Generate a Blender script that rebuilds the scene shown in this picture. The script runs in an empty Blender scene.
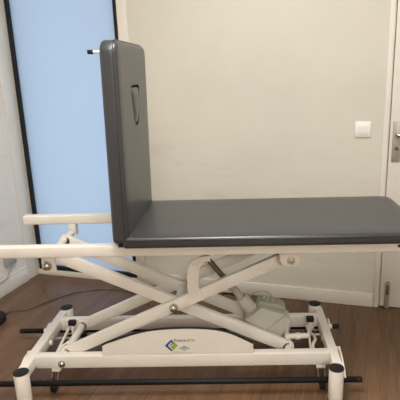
import bpy, bmesh, math, random
from mathutils import Vector, Matrix
random.seed(3)
sc = bpy.context.scene
COL = sc.collection

# ------------------------------------------------------------------ materials
def nodes(name):
    m = bpy.data.materials.new(name); m.use_nodes = True
    nt = m.node_tree; b = nt.nodes['Principled BSDF']
    return m, nt, b

def srgb(r, g, b):
    f = lambda c: c / 12.92 if c <= .04045 else ((c + .055) / 1.055) ** 2.4
    return (f(r / 255), f(g / 255), f(b / 255), 1)

def mat(name, col, rough=.5, metal=0., var=0., scale=6., bump=0., bscale=200., spec=.5, coat=0.):
    m, nt, b = nodes(name)
    b.inputs['Roughness'].default_value = rough
    b.inputs['Metallic'].default_value = metal
    b.inputs['Specular IOR Level'].default_value = spec
    b.inputs['Coat Weight'].default_value = coat
    tc = nt.nodes.new('ShaderNodeTexCoord')
    n = nt.nodes.new('ShaderNodeTexNoise'); n.inputs['Scale'].default_value = scale; n.inputs['Detail'].default_value = 5
    nt.links.new(tc.outputs['Object'], n.inputs['Vector'])
    r = nt.nodes.new('ShaderNodeValToRGB')
    r.color_ramp.elements[0].position = .3; r.color_ramp.elements[1].position = .7
    r.color_ramp.elements[0].color = tuple(c * (1 - var) for c in col[:3]) + (1,)
    r.color_ramp.elements[1].color = tuple(min(1, c * (1 + var)) for c in col[:3]) + (1,)
    nt.links.new(n.outputs['Fac'], r.inputs['Fac']); nt.links.new(r.outputs['Color'], b.inputs['Base Color'])
    if bump:
        n2 = nt.nodes.new('ShaderNodeTexNoise'); n2.inputs['Scale'].default_value = bscale; n2.inputs['Detail'].default_value = 3
        nt.links.new(tc.outputs['Object'], n2.inputs['Vector'])
        bp = nt.nodes.new('ShaderNodeBump'); bp.inputs['Strength'].default_value = bump; bp.inputs['Distance'].default_value = .001
        nt.links.new(n2.outputs['Fac'], bp.inputs['Height']); nt.links.new(bp.outputs['Normal'], b.inputs['Normal'])
    return m

def floor_mat():
    m, nt, b = nodes('wood_grain_vinyl')
    L = nt.links.new; N = nt.nodes.new
    tc = N('ShaderNodeTexCoord')
    mp = N('ShaderNodeMapping'); mp.inputs['Scale'].default_value = (200, 5, 1); L(tc.outputs['Object'], mp.inputs['Vector'])
    n = N('ShaderNodeTexNoise'); n.inputs['Scale'].default_value = 1; n.inputs['Detail'].default_value = 5; n.inputs['Roughness'].default_value = .6
    L(mp.outputs['Vector'], n.inputs['Vector'])
    mp2 = N('ShaderNodeMapping'); mp2.inputs['Scale'].default_value = (18, .8, 1); L(tc.outputs['Object'], mp2.inputs['Vector'])
    n2 = N('ShaderNodeTexNoise'); n2.inputs['Scale'].default_value = 1; n2.inputs['Detail'].default_value = 3
    L(mp2.outputs['Vector'], n2.inputs['Vector'])
    mx = N('ShaderNodeMix'); mx.data_type = 'FLOAT'; mx.inputs[0].default_value = .3
    L(n.outputs['Fac'], mx.inputs[2]); L(n2.outputs['Fac'], mx.inputs[3])
    r = N('ShaderNodeValToRGB'); e = r.color_ramp.elements
    e[0].position = .36; e[0].color = srgb(80, 55, 36)
    e[1].position = .64; e[1].color = srgb(128, 95, 67)
    L(mx.outputs[0], r.inputs['Fac'])
    # thin seams between sheets of the flooring
    sx = N('ShaderNodeSeparateXYZ'); L(tc.outputs['Object'], sx.inputs[0])
    a = N('ShaderNodeMath'); a.operation = 'ADD'; a.inputs[1].default_value = 10 - 1.555; L(sx.outputs['X'], a.inputs[0])
    md = N('ShaderNodeMath'); md.operation = 'MODULO'; md.inputs[1].default_value = 1.0; L(a.outputs[0], md.inputs[0])
    lt = N('ShaderNodeMath'); lt.operation = 'LESS_THAN'; lt.inputs[1].default_value = .004; L(md.outputs[0], lt.inputs[0])
    ms = N('ShaderNodeMix'); ms.data_type = 'RGBA'; ms.inputs[7].default_value = srgb(78, 58, 42)
    L(lt.outputs[0], ms.inputs[0]); L(r.outputs['Color'], ms.inputs[6])
    L(ms.outputs[2], b.inputs['Base Color'])
    b.inputs['Roughness'].default_value = .36
    b.inputs['Specular IOR Level'].default_value = .5
    bp = N('ShaderNodeBump'); bp.inputs['Strength'].default_value = .15; bp.inputs['Distance'].default_value = .001
    L(n.outputs['Fac'], bp.inputs['Height']); L(bp.outputs['Normal'], b.inputs['Normal'])
    return m

def wall_mat(name, col):
    m, nt, b = nodes(name)
    L = nt.links.new; N = nt.nodes.new
    tc = N('ShaderNodeTexCoord')
    n = N('ShaderNodeTexNoise'); n.inputs['Scale'].default_value = 1.3; n.inputs['Detail'].default_value = 6; n.inputs['Roughness'].default_value = .6
    L(tc.outputs['Object'], n.inputs['Vector'])
    r = N('ShaderNodeValToRGB'); e = r.color_ramp.elements
    e[0].position = .25; e[0].color = tuple(c * .93 for c in col[:3]) + (1,)
    e[1].position = .5; e[1].color = col
    L(n.outputs['Fac'], r.inputs['Fac'])
    # grey scuff marks left at bed height
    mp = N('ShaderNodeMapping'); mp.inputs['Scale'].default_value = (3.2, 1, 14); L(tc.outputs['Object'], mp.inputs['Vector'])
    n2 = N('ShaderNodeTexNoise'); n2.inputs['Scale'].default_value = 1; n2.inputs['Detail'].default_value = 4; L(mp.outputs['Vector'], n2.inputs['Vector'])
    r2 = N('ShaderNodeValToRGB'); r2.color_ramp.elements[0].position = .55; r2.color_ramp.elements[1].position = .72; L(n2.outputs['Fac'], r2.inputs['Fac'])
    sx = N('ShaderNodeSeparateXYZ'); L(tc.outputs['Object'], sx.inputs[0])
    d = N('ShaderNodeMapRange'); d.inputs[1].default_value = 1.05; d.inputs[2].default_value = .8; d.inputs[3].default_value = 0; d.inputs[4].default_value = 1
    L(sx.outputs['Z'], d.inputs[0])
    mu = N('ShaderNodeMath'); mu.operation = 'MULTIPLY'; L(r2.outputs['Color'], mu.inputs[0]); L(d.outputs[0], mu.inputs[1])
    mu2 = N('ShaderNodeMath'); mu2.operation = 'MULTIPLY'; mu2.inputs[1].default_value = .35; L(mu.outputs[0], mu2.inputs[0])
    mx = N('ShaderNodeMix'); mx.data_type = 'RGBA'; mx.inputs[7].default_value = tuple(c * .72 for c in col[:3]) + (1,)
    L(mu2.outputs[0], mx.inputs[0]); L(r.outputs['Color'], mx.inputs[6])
    L(mx.outputs[2], b.inputs['Base Color'])
    b.inputs['Roughness'].default_value = .6
    b.inputs['Specular IOR Level'].default_value = .3
    n3 = N('ShaderNodeTexNoise'); n3.inputs['Scale'].default_value = 60; n3.inputs['Detail'].default_value = 2; L(tc.outputs['Object'], n3.inputs['Vector'])
    bp = N('ShaderNodeBump'); bp.inputs['Strength'].default_value = .08; bp.inputs['Distance'].default_value = .002
    L(n3.outputs['Fac'], bp.inputs['Height']); L(bp.outputs['Normal'], b.inputs['Normal'])
    return m

def frosted_mat():
    m = bpy.data.materials.new('frosted_glass'); m.use_nodes = True
    nt = m.node_tree; nt.nodes.clear(); N = nt.nodes.new; L = nt.links.new
    o = N('ShaderNodeOutputMaterial')
    tc = N('ShaderNodeTexCoord'); n = N('ShaderNodeTexNoise'); n.inputs['Scale'].default_value = 90; L(tc.outputs['Object'], n.inputs['Vector'])
    bp = N('ShaderNodeBump'); bp.inputs['Strength'].default_value = .1; bp.inputs['Distance'].default_value = .001; L(n.outputs['Fac'], bp.inputs['Height'])
    t = N('ShaderNodeBsdfTranslucent'); t.inputs['Color'].default_value = (.86, .93, 1, 1)
    d = N('ShaderNodeBsdfDiffuse'); d.inputs['Color'].default_value = (.6, .68, .78, 1)
    g = N('ShaderNodeBsdfGlossy'); g.inputs['Roughness'].default_value = .35
    for s in (t, g): L(bp.outputs['Normal'], s.inputs['Normal'])
    a = N('ShaderNodeMixShader'); a.inputs[0].default_value = .12; L(t.outputs[0], a.inputs[1]); L(d.outputs[0], a.inputs[2])
    b = N('ShaderNodeMixShader'); b.inputs[0].default_value = .04; L(a.outputs[0], b.inputs[1]); L(g.outputs[0], b.inputs[2])
    L(b.outputs[0], o.inputs['Surface'])
    return m

M = dict(
    floor=floor_mat(),
    wall=wall_mat('cream_painted_wall', srgb(211, 207, 194)),
    wall_grey=wall_mat('pale_grey_wall', srgb(230, 224, 216)),
    ceiling=mat('white_ceiling', srgb(232, 230, 225), .8, var=.02),
    trim=mat('white_trim', srgb(228, 222, 211), .45, var=.03, scale=4),
    door=mat('white_door_paint', srgb(224, 217, 207), .45, var=.03, scale=3),
    gasket=mat('black_gasket', srgb(12, 12, 14), .5, var=.2),
    glass=frosted_mat(),
    white=mat('white_powder_coat', srgb(232, 226, 216), .38, var=.02, scale=9, bump=.05, bscale=500),
    vinyl=mat('grey_vinyl', srgb(52, 53, 57), .33, var=.05, scale=5, bump=.1, bscale=420, spec=.85),
    vinyl_side=mat('grey_vinyl_side', srgb(44, 44, 46), .42, var=.05, scale=5, bump=.12, bscale=420, spec=.4),
    black=mat('black_rubber', srgb(26, 26, 28), .6, var=.15, scale=20, spec=.3),
    tube=mat('black_painted_steel', srgb(11, 11, 12), .5, var=.15, scale=20, spec=.25),
    chrome=mat('steel', srgb(190, 186, 178), .22, 1., var=.06, scale=30),
    bolt=mat('plated_steel', srgb(205, 198, 186), .3, .6, var=.05, scale=30),
    steel=mat('brushed_steel', srgb(176, 170, 160), .42, .55, var=.08, scale=40),
    dsteel=mat('dull_steel', srgb(120, 110, 98), .4, .8, var=.2, scale=40),
    motor=mat('grey_green_plastic', srgb(184, 184, 172), .5, var=.05, scale=15),
    motor_rim=mat('grey_green_plastic_rim', srgb(160, 161, 148), .5, var=.05, scale=15),
    plastic=mat('white_plastic', srgb(238, 235, 230), .35, var=.01),
    greyplastic=mat('grey_plastic', srgb(165, 163, 162), .5, var=.05),
    blue=mat('navy_blue_print', srgb(28, 70, 140), .5, var=.02),
    green=mat('lime_green_print', srgb(160, 178, 50), .5, var=.02),
    teal=mat('teal_print', srgb(110, 150, 150), .5, var=.02),
    ink=mat('grey_print', srgb(150, 145, 140), .5, var=.02),
    pwhite=mat('white_print', srgb(235, 232, 226), .5, var=.01),
)

# ------------------------------------------------------------------ mesh helpers
ROOT = {}
def tag(o, label=None, cat=None, group=None, kind=None):
    if label: o['label'] = label
    if cat: o['category'] = cat
    if group: o['group'] = group
    if kind: o['kind'] = kind
    return o

def thing(name, label, cat, loc=(0, 0, 0), rz=0., **k):
    o = bpy.data.objects.new(name, None); COL.objects.link(o)
    o.location = loc; o.rotation_euler = (0, 0, rz); o.empty_display_size = .1
    return tag(o, label, cat, **k)

def origin(p):
    while p.parent: p = p.parent
    return Vector(p.location) if p.type == 'EMPTY' else Vector((0, 0, 0))

def obj(name, bm, m, parent=None, smooth=True, label=None, angle=40):
    """Links a mesh as one object. Meshes are written in the frame of their thing, offset to the thing's base."""
    if parent is not None and parent.get('_w'):
        bmesh.ops.translate(bm, verts=bm.verts, vec=-origin(parent))
    bmesh.ops.recalc_face_normals(bm, faces=bm.faces)
    if smooth:
        for f in bm.faces: f.smooth = True
        for e in bm.edges:
            if len(e.link_faces) == 2 and e.calc_face_angle(0) > math.radians(angle): e.smooth = False
    me = bpy.data.meshes.new(name); bm.to_mesh(me); bm.free()
    if isinstance(m, (list, tuple)):
        for x in m: me.materials.append(x)
    else: me.materials.append(m)
    o = bpy.data.objects.new(name, me); COL.objects.link(o)
    if parent is not None:
        o.parent = parent
        if parent.get('_w'): o['_w'] = 1
    if label: o['label'] = label
    return o

def merge(dst, src):
    me = bpy.data.meshes.new('tmp'); src.to_mesh(me); src.free(); dst.from_mesh(me); bpy.data.meshes.remove(me); return dst

def box(bm, lo, hi, bev=.0, seg=2, mt=None):
    t = bmesh.new(); bmesh.ops.create_cube(t, size=1)
    for v in t.verts:
        v.co = Vector([lo[i] + (v.co[i] + .5) * (hi[i] - lo[i]) for i in range(3)])
    if bev: bmesh.ops.bevel(t, geom=t.edges[:], offset=bev, segments=seg, profile=.5, affect='EDGES')
    if mt: t.transform(mt)
    return merge(bm, t)

def frame_of(d, up=(0, 0, 1)):
    d = Vector(d).normalized(); u = Vector(up)
    if abs(d.dot(u)) > .98: u = Vector((0, 1, 0))
    s = d.cross(u).normalized(); u = s.cross(d)
    return d, s, u

def bar(bm, a, b, w, h, bev=.004, up=(0, 0, 1)):
    """rectangular tube from a to b; w across, h along up"""
    a, b = Vector(a), Vector(b); d, s, u = frame_of(b - a, up); L = (b - a).length
    mt = Matrix((( d.x, s.x, u.x, a.x), (d.y, s.y, u.y, a.y), (d.z, s.z, u.z, a.z), (0, 0, 0, 1)))
    return box(bm, (0, -w / 2, -h / 2), (L, w / 2, h / 2), bev, 2, mt)

def cyl(bm, a, b, r, r2=None, n=28, bev=.0):
    a, b = Vector(a), Vector(b); d, s, u = frame_of(b - a); L = (b - a).length
    if r2 is None: r2 = r
    prof = [(0, r), (L, r2)]
    if bev: prof = [(0, r - bev), (bev * .3, r - bev * .3), (bev, r), (L - bev, r2), (L - bev * .3, r2 - bev * .3), (L, r2 - bev)]
    rings = []
    for t, rr in prof:
        rings.append([bm.verts.new(a + d * t + (s * math.cos(q) + u * math.sin(q)) * rr) for q in [2 * math.pi * i / n for i in range(n)]])
    for A, B in zip(rings, rings[1:]):
        for i in range(n): bm.faces.new((A[i], A[(i + 1) % n], B[(i + 1) % n], B[i]))
    bm.faces.new(rings[0][::-1]); bm.faces.new(rings[-1])
    return bm

def dome(bm, c, d, r, h, n=24, k=6):
    c = Vector(c); d, s, u = frame_of(d); rings = []
    for j in range(k):
        t = j / k * math.pi / 2
        rings.append([bm.verts.new(c + d * (h * math.sin(t)) + (s * math.cos(q) + u * math.sin(q)) * r * math.cos(t)) for q in [2 * math.pi * i / n for i in range(n)]])
    top = bm.verts.new(c + d * h)
    for A, B in zip(rings, rings[1:]):
        for i in range(n): bm.faces.new((A[i], A[(i + 1) % n], B[(i + 1) % n], B[i]))
    for i in range(n): bm.faces.new((rings[-1][i], rings[-1][(i + 1) % n], top))
    bm.faces.new(rings[0][::-1])
    return bm

def sph(bm, c, r, sc_=(1, 1, 1)):
    t = bmesh.new(); bmesh.ops.create_uvsphere(t, u_segments=20, v_segments=12, radius=r)
    for v in t.verts: v.co = Vector((v.co.x * sc_[0] + c[0], v.co.y * sc_[1] + c[1], v.co.z * sc_[2] + c[2]))
    return merge(bm, t)

def smooth_path(pts, n=6):
    P = [Vector(p) for p in pts]; out = []
    for i in range(len(P) - 1):
        p0 = P[max(i - 1, 0)]; p1 = P[i]; p2 = P[i + 1]; p3 = P[min(i + 2, len(P) - 1)]
        for j in range(n):
            t = j / n
            out.append(.5 * ((2 * p1) + (p2 - p0) * t + (2 * p0 - 5 * p1 + 4 * p2 - p3) * t * t + (3 * p1 - p0 - 3 * p2 + p3) * t ** 3))
    return out + [P[-1]]

def tube(bm, pts, r, n=12, sm=6, flat=None):
    """swept tube; flat=(a,b) sweeps an a x b section (b along z) instead"""
    P = smooth_path(pts, sm) if sm else [Vector(p) for p in pts]; rings = []
    for i, p in enumerate(P):
        d = (P[min(i + 1, len(P) - 1)] - P[max(i - 1, 0)])
        d, s, u = frame_of(d)
        if flat:
            rings.append([bm.verts.new(p + s * x * flat[0] / 2 + u * y * flat[1] / 2) for x, y in ((-1, -1), (1, -1), (1, 1), (-1, 1))])
        else:
            rings.append([bm.verts.new(p + (s * math.cos(q) + u * math.sin(q)) * r) for q in [2 * math.pi * k / n for k in range(n)]])
    m = len(rings[0])
    for A, B in zip(rings, rings[1:]):
        for i in range(m): bm.faces.new((A[i], A[(i + 1) % m], B[(i + 1) % m], B[i]))
    bm.faces.new(rings[0][::-1]); bm.faces.new(rings[-1])
    return bm

def prism(bm, pts, vec, bev=0.):
    """polygon (list of 3D points) extruded by vec"""
    t = bmesh.new(); v = [t.verts.new(Vector(p)) for p in pts]; f = t.faces.new(v)
    r = bmesh.ops.extrude_face_region(t, geom=[f])
    bmesh.ops.translate(t, verts=[x for x in r['geom'] if isinstance(x, bmesh.types.BMVert)], vec=Vector(vec))
    bmesh.ops.recalc_face_normals(t, faces=t.faces)
    if bev: bmesh.ops.bevel(t, geom=t.edges[:], offset=bev, segments=2, profile=.5, affect='EDGES')
    return merge(bm, t)

def rrect(x0, x1, y0, y1, rads, n=8):
    """rounded rectangle outline; rads for corners (x0,y0),(x1,y0),(x1,y1),(x0,y1)"""
    out = []
    for (cx, cy, a0), r in zip(((x0, y0, 180), (x1, y0, 270), (x1, y1, 0), (x0, y1, 90)), rads):
        px = cx + (r if cx == x0 else -r); py = cy + (r if cy == y0 else -r)
        for i in range(n + 1):
            a = math.radians(a0 + 90 * i / n); out.append((px + r * math.cos(a), py + r * math.sin(a)))
    return out

def cushion(x0, x1, y0, y1, rads, layers, fill=4):
    """upholstered pad: stacked rounded outlines (inset, z)"""
    bm = bmesh.new(); rings = []
    for ins, z in layers:
        rr = [max(r - ins, .004) for r in rads]
        rings.append([bm.verts.new((x, y, z)) for x, y in rrect(x0 + ins, x1 - ins, y0 + ins, y1 - ins, rr)])
    n = len(rings[0])
    for A, B in zip(rings, rings[1:]):
        for i in range(n): bm.faces.new((A[i], A[(i + 1) % n], B[(i + 1) % n], B[i]))
    bm.faces.new(rings[0][::-1]); bm.faces.new(rings[-1])
    return bm

def loop_tube(bm, pts, r, n=8):
    P = [Vector(p) for p in pts]; m = len(P); rings = []
    for i, p in enumerate(P):
        d, s, u = frame_of(P[(i + 1) % m] - P[i - 1])
        rings.append([bm.verts.new(p + (s * math.cos(q) + u * math.sin(q)) * r) for q in [2 * math.pi * k / n for k in range(n)]])
    for j in range(m):
        A, B = rings[j], rings[(j + 1) % m]
        for i in range(n): bm.faces.new((A[i], A[(i + 1) % n], B[(i + 1) % n], B[i]))
    return bm

def new(): return bmesh.new()

# ------------------------------------------------------------------ the room (its own axes: x along the back wall, -y into the room)
RZ = -math.atan(.2629); RO = Vector((0, 1.2729, 0))
def room(name, bm, m, parent=None, smooth=True, kind='structure'):
    o = obj(name, bm, m, parent, smooth)
    if parent is None:
        o.location = RO; o.rotation_euler = (0, 0, RZ)
        if kind: o['kind'] = kind
    return o
UL, UR, VF, H = -.508, 3.1, -6.4, 2.55       # left wall, right wall, wall behind the camera, ceiling
WX0, WX1, WZ0, WZ1 = -.494, .254, .036, 2.25   # window opening
DX0, DX1, DZ1 = 1.770, 2.66, 2.06              # door opening
b = new(); box(b, (UL - .1, VF - .1, -.1), (UR + .1, .25, 0)); room('floor', b, M['floor'], smooth=False)
b = new(); box(b, (UL - .1, VF - .1, H), (UR + .1, .25, H + .1)); room('ceiling', b, M['ceiling'], smooth=False)
b = new()
box(b, (UL - .1, 0, 0), (WX1, .15, WZ0)); box(b, (UL - .1, 0, WZ1), (WX1, .15, H)); box(b, (UL - .1, 0, WZ0), (WX0, .15, WZ1))
box(b, (WX1, 0, 0), (DX0, .15, H)); box(b, (DX0, 0, DZ1), (DX1, .15, H)); box(b, (DX1, 0, 0), (UR + .1, .15, H))
room('wall_back', b, M['wall'], smooth=False)
b = new(); box(b, (UL - .1, VF, 0), (UL, 0, H)); room('wall_left', b, M['wall_grey'], smooth=False)
b = new(); box(b, (UR, VF, 0), (UR + .1, 0, H)); room('wall_right', b, M['wall'], smooth=False)
b = new(); box(b, (UL - .1, VF - .1, 0), (UR + .1, VF, H)); room('wall_front', b, M['wall'], smooth=False)

# window: frosted pane in a black gasket, white casing at its right
b = new(); box(b, (WX0, .018, WZ0), (WX1, .026, WZ1)); win = room('window_1', b, M['glass'], smooth=False)
b = new()
box(b, (WX0, -.004, WZ0), (WX0 + .022, .035, WZ1), .002); box(b, (WX1 - .026, -.004, WZ0), (WX1, .035, WZ1), .002)
box(b, (WX0 + .022, -.004, WZ0), (WX1 - .026, .035, WZ0 + .028), .002); box(b, (WX0 + .022, -.004, WZ1 - .03), (WX1 - .026, .035, WZ1), .002)
obj('gasket_frame', b, M['gasket'], win)
b = new(); box(b, (WX1 + .001, -.012, .0), (WX1 + .062, 0, H), .002); room('trim_1', b, M['trim'])
b = new(); box(b, (UL, -.115, 0), (UL + .008, -.001, H), .002); room('trim_2', b, M['trim'])
b = new(); box(b, (UL + .01, -.014, 0), (WX1, -.0005, WZ0), .003); room('trim_3', b, M['trim'])
b = new(); box(b, (WX1 + .064, -.014, 0), (1.738, 0, .082), .004); room('baseboard_back', b, M['trim'])
b = new(); box(b, (UL, VF, 0), (UL + .016, -.12, .085), .004)
box(b, (UL, VF, .085), (UL + .008, -.12, .10), .003); room('baseboard_left', b, M['trim'])

# unseen slab added outside, meant to dim the top of the pane
b = new(); box(b, (UL - 1.5, .16, 2.3), (UR, 2.4, 2.5)); room('added_shade_slab', b, M['ceiling'], smooth=False)

# door at the right
b = new(); box(b, (DX0 + .004, .004, .006), (DX1 - .004, .044, DZ1 - .004), .002); door = room('door_1', b, M['door'])
b = new()
box(b, (1.740, -.010, 0), (1.766, 0, DZ1 + .03), .003); box(b, (1.766, -.004, 0), (DX0, .05, DZ1), .001)
box(b, (DX1, -.010, 0), (DX1 + .03, 0, DZ1 + .03), .003); box(b, (1.766, -.010, DZ1), (DX1, 0, DZ1 + .03), .003)
box(b, (1.766, .0445, 0), (1.80, .07, DZ1 + .02)); box(b, (2.64, .0445, 0), (DX1 + .01, .07, DZ1 + .02)); box(b, (1.80, .0445, 2.03), (2.64, .07, DZ1 + .02)); box(b, (1.80, .0445, 0), (2.64, .07, .02))  # rebate behind the leaf, added to block light leaking through the gap
obj('door_frame', b, M['trim'], door)
b = new(); box(b, (1.789, -.004, .852), (1.831, .004, 1.066), .003)
hp = obj('handle_plate', b, M['steel'], door, label='brushed steel handle plate')
b = new(); cyl(b, (1.812, -.004, .998), (1.812, -.045, .998), .010, bev=.002); tube(b, [(1.812, -.045, .998), (1.84, -.05, .998), (1.93, -.05, .997)], .009)
obj('handle_lever', b, M['chrome'], hp)
b = new(); cyl(b, (1.812, -.003, .925), (1.812, -.012, .925), .010, bev=.002); box(b, (1.8105, -.0135, .918), (1.8135, -.0115, .932))
obj('lock_cylinder', b, M['dsteel'], hp)
b = new(); box(b, (1.800, -.010, .0), (1.827, .004, .150), .004); cyl(b, (1.8135, -.010, .150), (1.8135, .004, .150), .0135)
fb = obj('flush_bolt', b, M['steel'], door, label='steel flush bolt at the door foot')
b = new(); box(b, (1.806, -.013, .085), (1.821, -.0095, .145), .003)
obj('bolt_slide', b, M['dsteel'], fb)

# light switch
S = thing('light_switch', 'white square light switch on cream wall beside door', 'light switch', RO + Vector((0, 0, 0)), RZ)
b = new(); box(b, (1.596, -.009, .981), (1.678, -.0002, 1.063), .004); obj('switch_plate', b, M['plastic'], S)
b = new(); box(b, (1.612, -.013, .997), (1.662, -.0095, 1.047), .002); sw = obj('rocker', b, M['plastic'], S)
b = new()
for i in range(5):
    for j in range(4):
        x = 1.6165 + i * .009; z = 1.003 + j * .0105; box(b, (x, -.0142, z), (x + .005, -.0128, z + .006))
obj('grip_pattern', b, M['ceiling'], sw, smooth=False)

# grey plug box low on the left wall
PL = thing('plug_box', 'pale grey plug box low on the left wall above the baseboard', 'plug', RO, RZ)
b = new(); box(b, (UL + .0002, -.315, .180), (UL + .038, -.235, .245), .008); obj('plug_housing', b, M['greyplastic'], PL)
b = new(); tube(b, [(UL + .03, -.29, .182), (UL + .035, -.34, .12), (UL + .03, -.45, .11), (UL + .02, -.62, .115)], .004); obj('plug_cord', b, M['greyplastic'], PL)

# ------------------------------------------------------------------ the treatment table
T = thing('treatment_table', 'grey padded treatment table with raised backrest on white scissor frame', 'treatment table', (.65, .285, 0)); T['_w'] = 1
V, VS, W = M['vinyl'], M['vinyl_side'], M['white']

# seat cushion
lay = [(.020, .688), (.006, .690), (.001, .695), (0, .703), (0, .718), (.0005, .724), (.003, .7285), (.008, .7318), (.016, .7335), (.06, .735)]
b = cushion(.466, 1.650, .003, .572, (.012, .055, .055, .012), lay); seat = obj('seat_cushion', b, V, T, angle=60)
b = new(); loop_tube(b, [(x, y, .7225) for x, y in rrect(.4655, 1.6505, .0025, .5725, (.012, .055, .055, .012))], .0022); obj('seam', b, VS, seat)
b = new(); box(b, (.50, .045, .675), (1.61, .53, .6885), .002); obj('seat_board', b, M['black'], T)

# back cushion, built lying down, then stood up
TH = .064; HB = .752
lay = [(.026, 0), (.010, .0015), (.003, .006), (0, .014), (0, .044), (.0015, .052), (.006, .059), (.013, .0628), (.022, .064), (.05, .065)]
b = cushion(0, HB, .003, .572, (.022, .050, .050, .022), lay)
back_lean = math.radians(90 - 1.9)
#   lying pad (x=length, z=thickness, face up) -> stood: length goes up, face looks to +x
def stand(bm):
    a = math.radians(1.0); up = Vector((math.sin(a), 0, math.cos(a))); fc = Vector((math.cos(a), 0, -math.sin(a)))
    base = Vector((.4265, 0, .706))
    for v in bm.verts:
        v.co = base + up * v.co.x + Vector((0, v.co.y, 0)) + fc * v.co.z
    return bm
stand(b); back = obj('back_cushion', b, V, T, angle=60)
# face opening: rounded triangle, cut into the pad
def tri(s=1., n=7):
    C = [(.590, .195), (.590, .375), (.428, .325), (.428, .245)]; R = [.026, .026, .028, .028]; out = []
    cx = sum(c[0] for c in C) / 4; cy = sum(c[1] for c in C) / 4
    C = [((c[0] - cx) * s + cx, (c[1] - cy) * s + cy) for c in C]
    for i in range(4):
        p = Vector(C[i]); q = (Vector(C[i - 1]) - p).normalized(); r = (Vector(C[(i + 1) % 4]) - p).normalized(); d = R[i] * s
        A, B_ = p + q * d * 1.2, p + r * d * 1.2
        for k in range(n + 1):
            t = k / n; out.append((1 - t) ** 2 * A + 2 * t * (1 - t) * p + t * t * B_)
    return out
cb = new(); prism(cb, [(p.x, p.y, .022) for p in tri()], (0, 0, .08)); stand(cb)
cut = obj('cutter', cb, V, T)
mod = back.modifiers.new('hole', 'BOOLEAN'); mod.object = cut; mod.operation = 'DIFFERENCE'; mod.solver = 'EXACT'
dg = bpy.context.evaluated_depsgraph_get(); me = bpy.data.meshes.new_from_object(back.evaluated_get(dg))
back.modifiers.clear(); back.data = me; me.name = 'back_cushion'
for p in me.polygons:
    if p.area > .02: p.use_smooth = False
bpy.data.objects.remove(cut)
b = new()
loops = []
for s, z in ((.985, .0215), (.985, .044), (.94, .056), (.83, .064), (.55, .0695)):
    loops.append([b.verts.new((p.x, p.y, z)) for p in tri(s)])
n = len(loops[0])
for A, B_ in zip(loops, loops[1:]):
    for i in range(n): b.faces.new((A[i], A[(i + 1) % n], B_[(i + 1) % n], B_[i]))
b.faces.new(loops[0][::-1]); b.faces.new(loops[-1]); stand(b); obj('face_hole_plug', b, V, back, angle=70, label='plug filling the face opening')
b = new(); loop_tube(b, [(x, y, .049) for x, y in rrect(-.0005, HB + .0005, .0025, .5725, (.022, .05, .05, .022))], .0022); stand(b); obj('seam', b, VS, back)
b = new(); box(b, (.04, .06, -.006), (HB - .06, .515, .0005), .002); stand(b); obj('back_board', b, M['black'], T)
# pin sticking out behind the backrest
b = new(); cyl(b, (.352, .25, 1.4255), (.436, .25, 1.4235), .006, bev=.001); rod = obj('locking_pin', b, M['plastic'], T)
b = new(); cyl(b, (.331, .25, 1.426), (.353, .25, 1.4255), .0085, bev=.002); obj('pin_cap', b, M['black'], rod)
# hinge
for y in (.02, .27, .51):
    b = new(); box(b, (.444, y, .690), (.470, y + .03, .709), .002); cyl(b, (.458, y - .004, .7), (.458, y + .034, .7), .008); obj('hinge', b, M['black'], T)

# upper frame
for y0, y1 in ((.045, .085), (.485, .525)):
    b = new(); box(b, (-.128, y0, .642), (1.66, y1, .686 if y0 > .3 else .688), .005, 3)
    r = obj('side_rail', b, W, T)
    for x in (-.1295, 1.6585):
        b = new(); box(b, (x, y0 + .002, .644), (x + .003, y1 - .002, .686), .001); obj('end_cap', b, M['greyplastic'], r)
    for x in (.979, 1.092, 1.214, 1.36):
        b = new(); dome(b, (x, (y0 + y1) / 2 - (.012 if y0 < .3 else -.012), .6425), (0, 0, -1), .007, .005); obj('screw', b, W, r)
    if y0 < .3:
        b = new(); cyl(b, (1.537, .0455, .667), (1.537, .0435, .667), .006); obj('frame_hole', b, M['black'], r)
for x in (.455, .79, 1.50):
    b = new(); box(b, (x, .0845, .646), (x + .04, .4855, .672), .004); obj('cross_bar', b, W, T)
b = new(); box(b, (.088, .486, .585), (.124, .522, .6445), .004); obj('hanger_bracket', b, W, T)

# scissor arms: outer pair and inner pair
def arm(name, p, q, y, w=.028, h=.053):
    a = Vector((p[0], y, p[1])); c = Vector((q[0], y, q[1])); bm = new()
    bar(bm, a, c, w, h, .005)
    for e in (a, c): cyl(bm, e + Vector((0, -w / 2, 0)), e + Vector((0, w / 2, 0)), h / 2, n=24, bev=.003)
    return obj(name, bm, W, T)
for yo, yi in ((.179, .214), (.420, .385)):
    arm('scissor_arm', (.128, .137), (1.126, .585), yo)
    arm('scissor_arm', (.105, .596), (1.126, .130), yi)
b = new(); cyl(b, (.625, .166, .357), (.625, .150, .357), .019, bev=.003); dome(b, (.625, .150, .357), (0, -1, 0), .0165, .012)
obj('pivot_bolt', b, M['chrome'], T)
b = new(); cyl(b, (.640, .19, .360), (.640, .415, .360), .017); obj('pivot_tube', b, W, T)
b = new(); cyl(b, (.128, .14, .137), (.128, .455, .137), .017); obj('axle_tube', b, W, T)
b = new(); cyl(b, (1.126, .14, .130), (1.126, .455, .130), .017); obj('axle_tube', b, W, T)
b = new(); cyl(b, (.105, .135, .600), (.105, .47, .600), .015); obj('axle_tube', b, W, T)
b = new(); cyl(b, (1.126, .105, .588), (1.126, .47, .588), .015); obj('axle_tube', b, W, T)

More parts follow.
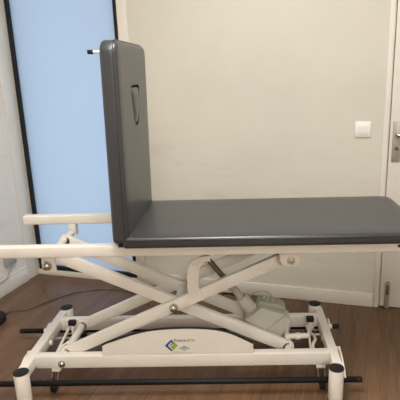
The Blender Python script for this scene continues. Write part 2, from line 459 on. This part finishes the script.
# brackets hanging from the near rail
b = new(); box(b, (.108, .086, .564), (.166, .094, .6435), .003); br = obj('slide_bracket', b, W, T)
b = new(); cyl(b, (.131, .0865, .594), (.131, .076, .594), .020, bev=.003); dome(b, (.131, .076, .594), (0, -1, 0), .0175, .013); obj('bracket_bolt', b, M['chrome'], br)
b = new()
prism(b, [(1.072, .088, .6435), (1.078, .088, .592), (1.090, .088, .577), (1.104, .088, .571), (1.136, .088, .571), (1.150, .088, .577), (1.160, .088, .590), (1.166, .088, .6435)], (0, .008, 0), .002)
br = obj('pivot_bracket', b, W, T)
b = new(); cyl(b, (1.121, .0885, .598), (1.121, .079, .598), .0165, bev=.003); dome(b, (1.121, .079, .598), (0, -1, 0), .010, .006); obj('bracket_bolt', b, M['bolt'], br)

# bent lever and actuator
b = new()
le = smooth_path([(.703, .158, .375), (.690, .158, .440), (.690, .158, .505), (.704, .158, .558), (.738, .158, .586), (.790, .158, .597)], 5)
re = smooth_path([(.792, .158, .570), (.765, .158, .566), (.748, .158, .545), (.740, .158, .505), (.738, .158, .455), (.760, .158, .395)], 5)
prism(b, le + re, (0, .010, 0)); cyl(b, (.770, .168, .578), (.770, .20, .578), .012)
lever = obj('lift_lever', b, W, T)
A0 = Vector((.772, .225, .560)); A1 = Vector((.945, .235, .330)); D = (A1 - A0).normalized()
b = new(); cyl(b, (.768, .185, .566), (.768, .262, .566), .013, bev=.002); sph(b, (.768, .228, .566), .018)
ac = obj('actuator', b, M['dsteel'], T)
b = new(); cyl(b, A0, A0 + D * .13, .012); obj('piston_rod', b, M['dsteel'], ac, label='bare metal piston rod')
b = new(); cyl(b, A0 + D * .11, A1, .0165, bev=.003); cyl(b, A0 + D * .17, A0 + D * .185, .020, bev=.003); obj('outer_tube', b, M['greyplastic'], ac)
b = new(); cyl(b, A1 - D * .045, A1 + D * .03, .029, bev=.004); obj('tube_collar', b, M['motor'], ac)
mp = [(.933, .235, .250), (1.008, .235, .311), (1.112, .235, .274), (1.142, .235, .246), (1.094, .235, .160), (1.010, .235, .187)]
b = new(); prism(b, mp, (0, .085, 0), .006); mo = obj('motor_housing', b, M['motor'], ac, label='grey green motor housing')
b = new()
prism(b, [(1.010, .2335, .1885), (1.016, .2335, .1865), (1.1155, .2335, .2695), (1.1105, .2335, .2725)], (0, .003, 0))
obj('housing_seam', b, M['motor_rim'], mo)
b = new(); prism(b, [(.985, .262, .29), (1.008, .262, .309), (1.108, .262, .273), (1.122, .262, .292), (1.092, .262, .312), (.998, .262, .330)], (0, .075, 0), .006)
obj('motor_block', b, M['motor_rim'], ac)
b = new()
for x, z, r in ((1.02, .3335, .010), (1.06, .322, .012), (1.085, .3155, .007)): sph(b, (x, .29, z), r)
obj('plug_sockets', b, M['motor_rim'], ac)
b = new(); tube(b, [(.950, .285, .318), (.957, .29, .343), (.980, .295, .358), (1.012, .30, .362), (1.045, .30, .352), (1.066, .295, .325)], .0032); obj('motor_cord', b, M['greyplastic'], ac)
b = new(); tube(b, [(.925, .25, .33), (.90, .28, .345), (.865, .30, .352), (.83, .31, .345)], .004); obj('motor_cord', b, M['black'], ac)
b = new(); cyl(b, (1.115, .262, .150), (1.226, .268, .150), .0125, bev=.002); cyl(b, (1.165, .262, .150), (1.185, .265, .150), .016, bev=.002); obj('thrust_rod', b, W, T)

# base frame
for nm, y0, y1 in (('near', .126, .164), ('far', .452, .490)):
    b = new(); box(b, (.006, y0, .088), (1.298, y1, .150), .005, 3); r = obj('base_rail', b, W, T)
    yb = y0 if nm == 'near' else y1; sg = -1 if nm == 'near' else 1
    b = new(); cyl(b, (.122, yb, .112), (.122, yb + sg * .006, .112), .0165, bev=.002); dome(b, (.122, yb + sg * .006, .112), (0, sg, 0), .014, .009); obj('axle_bolt', b, M['chrome'], r)
    for x in (.959, 1.082, 1.200):
        b = new(); dome(b, (x, yb - sg * .010, .0885), (0, 0, -1), .006, .006); obj('screw', b, W, r)
for x in (-.012, 1.316):
    b = new(); box(b, (x - .020, .02, .098), (x + .020, .553, .149), .004); obj('end_beam', b, W, T)
for x in (0, 1.3016):
    for y in (0, .5706):
        b = new(); cyl(b, (x, y, .012), (x, y, .156), .0305, n=36, bev=.002); f = obj('foot_post', b, W, T)
        b = new(); cyl(b, (x, y, .1555), (x, y, .160), .0315, n=36, bev=.0015); obj('post_cap', b, M['black'], f)
        b = new(); cyl(b, (x, y, 0), (x, y, .013), .033, n=36, bev=.002); obj('rubber_foot', b, M['black'], f)

# arched cover plate with its edging and print
ap = [(.306, .1265, .1515), (.309, .1265, .200), (.344, .1265, .216), (.489, .1265, .262), (.630, .1265, .2765), (.770, .1265, .272), (.867, .1265, .250), (.965, .1265, .199), (.966, .1265, .1515)]
top = smooth_path(ap[1:-1], 8)
b = new(); prism(b, [ap[0]] + top + [ap[-1]], (0, .006, 0)); cp = obj('cover_plate', b, W, T)
b = new(); tube(b, [p + Vector((0, .003, .001)) for p in top], .0048, n=10, sm=0); obj('edge_strip', b, M['black'], cp)
FY = .1262
def flat(pts, y=FY, d=.0004):
    bm = new(); prism(bm, [(x, y, z) for x, z in pts], (0, -d, 0)); return bm
cx, cz, q = .6105, .1945, .029
obj('emblem', flat([(cx - q, cz), (cx, cz - q), (cx + q, cz), (cx, cz + q)]), M['blue'], cp, smooth=False, label='blue and green diamond emblem with a white letter shape')
em = [o for o in T.children if o is cp][0].children[-1]
obj('emblem_half', flat([(cx + .001, cz - q + .001), (cx + q, cz), (cx + .009, cz + q - .009), (cx + .004, cz + .002)], FY - .0004), M['green'], em, smooth=False)
b = new()
def rot(px, pz):            # emblem strokes run along the diamond's sides
    return (cx + (px - pz) * .7071, cz + (px + pz) * .7071)
for x0, z0, x1, z1 in ((-.012, -.013, -.0065, .012), (-.012, .0065, .012, .012), (-.012, -.0025, .007, .0025)):
    prism(b, [(rot(x, z)[0], FY - .0008, rot(x, z)[1]) for x, z in ((x0, z0), (x1, z0), (x1, z1), (x0, z1))], (0, -.0003, 0))
obj('emblem_letter', b, M['pwhite'], em, smooth=False)
def lettering(s, x, z, size, m, nm='lettering'):
    cu = bpy.data.curves.new('t', 'FONT'); cu.body = s; cu.size = size; cu.offset = .0003; cu.extrude = .0002; cu.resolution_u = 3
    to = bpy.data.objects.new('t', cu); COL.objects.link(to); bpy.context.view_layer.update()
    g = bpy.context.evaluated_depsgraph_get(); me = bpy.data.meshes.new_from_object(to.evaluated_get(g))
    w = max(v.co.x for v in me.vertices); bpy.data.objects.remove(to)
    bm = new(); bm.from_mesh(me); bpy.data.meshes.remove(me)
    bm.transform(Matrix.Translation((x, FY - .0003, z)) @ Matrix.Rotation(math.pi / 2, 4, 'X'))
    obj(nm, bm, m, cp, smooth=False); return w
w = lettering('Franco', .624, .2135, .0186, M['blue'])
lettering('&Fils', .624 + w + .003, .2135, .0186, M['green'])
# small lozenge mark: outline with an inner triangle
b = new(); c2 = (.667, .181)
o_ = [(-.024, 0), (0, -.012), (.024, 0), (0, .012)]
for i in range(4):
    a1, a2 = o_[i], o_[(i + 1) % 4]
    prism(b, [(c2[0] + k * p[0], FY, c2[1] + k * p[1]) for k, p in ((1, a1), (1, a2), (.72, a2), (.72, a1))], (0, -.0004, 0))
prism(b, [(c2[0] + x, FY, c2[1] + z) for x, z in ((-.010, -.002), (.010, -.002), (.002, .006), (-.004, .006))], (0, -.0004, 0))
obj('lozenge_mark', b, M['teal'], cp, smooth=False)
b = new(); x = .594
while x < .70:            # two lines of print too small to read
    l = random.uniform(.006, .014); prism(b, [(x, FY, .1565), (x + l, FY, .1565), (x + l, FY, .1580), (x, FY, .1580)], (0, -.0003, 0)); x += l + .003
x = .618
while x < .678:
    l = random.uniform(.006, .012); prism(b, [(x, FY, .1620), (x + l, FY, .1620), (x + l, FY, .1634), (x, FY, .1634)], (0, -.0003, 0)); x += l + .003
obj('small_print', b, M['ink'], cp, smooth=False)

# pedal bars and their swing arms
for y, z, x0, x1 in ((.050, .068, -.243, 1.419), (.512, .056, -.230, 1.415)):
    b = new(); cyl(b, (x0, y, z), (x1, y, z), .0125, bev=.001); pb = obj('pedal_bar', b, M['tube'], T)
    for x, s in ((x0, 1), (x1, -1)):
        b = new(); cyl(b, (x - s * .003, y, z), (x + s * .02, y, z), .0129, bev=.002); obj('end_cap', b, M['black'], pb)
    for x in (-.046, 1.350):
        yp = .20 if y < .3 else .40
        b = new(); tube(b, [(x, yp, .120), (x, yp + (y - yp) * .35, .128), (x, yp + (y - yp) * .75, .105), (x, y, z + .006)], 0, sm=6, flat=(.007, .018))
        cyl(b, (x - .012, yp, .120), (x + .010, yp, .120), .012, bev=.002)
        obj('pedal_arm', b, W, T)
# linkage inside each end beam
for s, x in ((1, .072), (-1, 1.238)):
    b = new(); box(b, (x - .004, .385, .150), (x + .032, .410, .176), .004); obj('link_block', b, M['black'], T)
    b = new(); box(b, (x + .008, .388, .07), (x + .022, .402, .150), .003); obj('link_post', b, W, T)
    b = new(); bar(b, (x - .008, .20, .100), (x + .0, .385, .140), .010, .012, .002); obj('link_lever', b, W, T)
    b = new(); tube(b, [(x + .010, .19, .085), (x + .004, .235, .118), (x + .024, .29, .118), (x + .018, .375, .10)], .007); obj('link_lever', b, W, T)
    b = new(); cyl(b, (x - s * .055, .30, .112), (x - s * .075, .30, .112), .012, bev=.003); obj('link_knob', b, W, T)
    b = new(); cyl(b, (x - s * .062, .36, .10), (x + s * .04, .36, .10), .007); obj('link_pin', b, M['steel'], T)
# casters
for x in (.092, 1.262):
    for y, sg in ((.145, -1), (.471, 1)):
        b = new(); box(b, (x - .020, y - .018, .070), (x + .020, y + .018, .0885), .003); ca = obj('caster', b, W, T)
        yc = y + sg * .055
        b = new()
        for k in (-1, 1): bar(b, (x + k * .014, y, .076), (x + k * .014, yc, .034), .003, .022, .001)
        obj('caster_fork', b, M['dsteel'], ca)
        b = new(); cyl(b, (x - .011, yc, .026), (x + .011, yc, .026), .026, bev=.005); obj('caster_wheel', b, M['black'], ca)

# ------------------------------------------------------------------ foot switch on the floor at the left
F = thing('foot_switch', 'black rounded foot switch with a thin cord on the floor left of the table', 'foot switch', (-.455, .70, 0)); F['_w'] = 1
b = cushion(-.565, -.415, .645, .770, (.05, .045, .045, .05), [(.004, 0), (0, .006), (0, .030), (.004, .040), (.014, .050), (.028, .055), (.045, .057)])
obj('switch_body', b, M['black'], F, angle=60)
b = new(); cb_ = cushion(-.53, -.45, .675, .745, (.02,) * 4, [(0, .056), (0, .060), (.004, .064), (.012, .065)]); merge(b, cb_); obj('foot_pad', b, M['tube'], F)
b = new(); tube(b, [(-.455, .758, .014), (-.45, .80, .006), (-.43, .835, .0045), (-.335, .862, .0045), (-.265, .945, .0045), (-.209, 1.005, .0045), (-.13, 1.07, .0045), (-.047, 1.105, .0045), (.09, 1.11, .0045), (.218, 1.07, .0045), (.33, .98, .0045), (.42, .80, .0045)], .0038, n=8)
obj('cord', b, M['dsteel'], F, label='thin brown grey cord')

for o in bpy.data.objects:
    if '_w' in o: del o['_w']

# ------------------------------------------------------------------ light
def area(name, loc, size, power, col, rot=(0, 0, 0)):
    l = bpy.data.lights.new(name, 'AREA'); l.shape = 'RECTANGLE'; l.size, l.size_y = size; l.energy = power; l.color = col
    o = bpy.data.objects.new(name, l); COL.objects.link(o); o.location = loc; o.rotation_euler = rot; return o
WARM = (1, .985, .955)
area('ceiling_light', (.75, -.55, 2.53), (.6, 1.2), 46, WARM, (0, 0, RZ))
area('ceiling_light', (1.0, -2.2, 2.53), (.6, 1.2), 14, WARM, (0, 0, RZ))
area('ceiling_light', (1.6, -4.6, 2.53), (.6, 1.2), 150, WARM, (0, 0, RZ))
w = bpy.data.worlds.new('daylight'); sc.world = w; w.use_nodes = True
bg = w.node_tree.nodes['Background']; bg.inputs[0].default_value = (.71, .83, 1, 1); bg.inputs[1].default_value = .97

# ------------------------------------------------------------------ camera
cam = bpy.data.cameras.new('camera'); co = bpy.data.objects.new('camera', cam); COL.objects.link(co); sc.camera = co
yaw, pitch, roll = (math.radians(a) for a in (-1.02389, 15.19624, -1.39657))
fw = Vector((math.sin(yaw) * math.cos(pitch), math.cos(yaw) * math.cos(pitch), -math.sin(pitch)))
rt = Vector((math.cos(yaw), -math.sin(yaw), 0)); up = rt.cross(fw)
r2 = rt * math.cos(roll) + up * math.sin(roll); u2 = up * math.cos(roll) - rt * math.sin(roll)
co.matrix_world = Matrix(((r2.x, u2.x, -fw.x, .91014), (r2.y, u2.y, -fw.y, -1.75858), (r2.z, u2.z, -fw.z, 1.35028), (0, 0, 0, 1)))
cam.sensor_width = 36; cam.lens = 489.45 / 400 * 36; cam.shift_x = -29.1 / 400; cam.shift_y = 1.45 / 400; cam.clip_start = .02

sc.view_settings.view_transform = 'Standard'; sc.view_settings.look = 'None'
sc.view_settings.exposure = .09; sc.view_settings.gamma = 1; sc.view_settings.use_curve_mapping = False
sc.cycles.use_denoising = True; sc.cycles.max_bounces = 10; sc.cycles.diffuse_bounces = 6
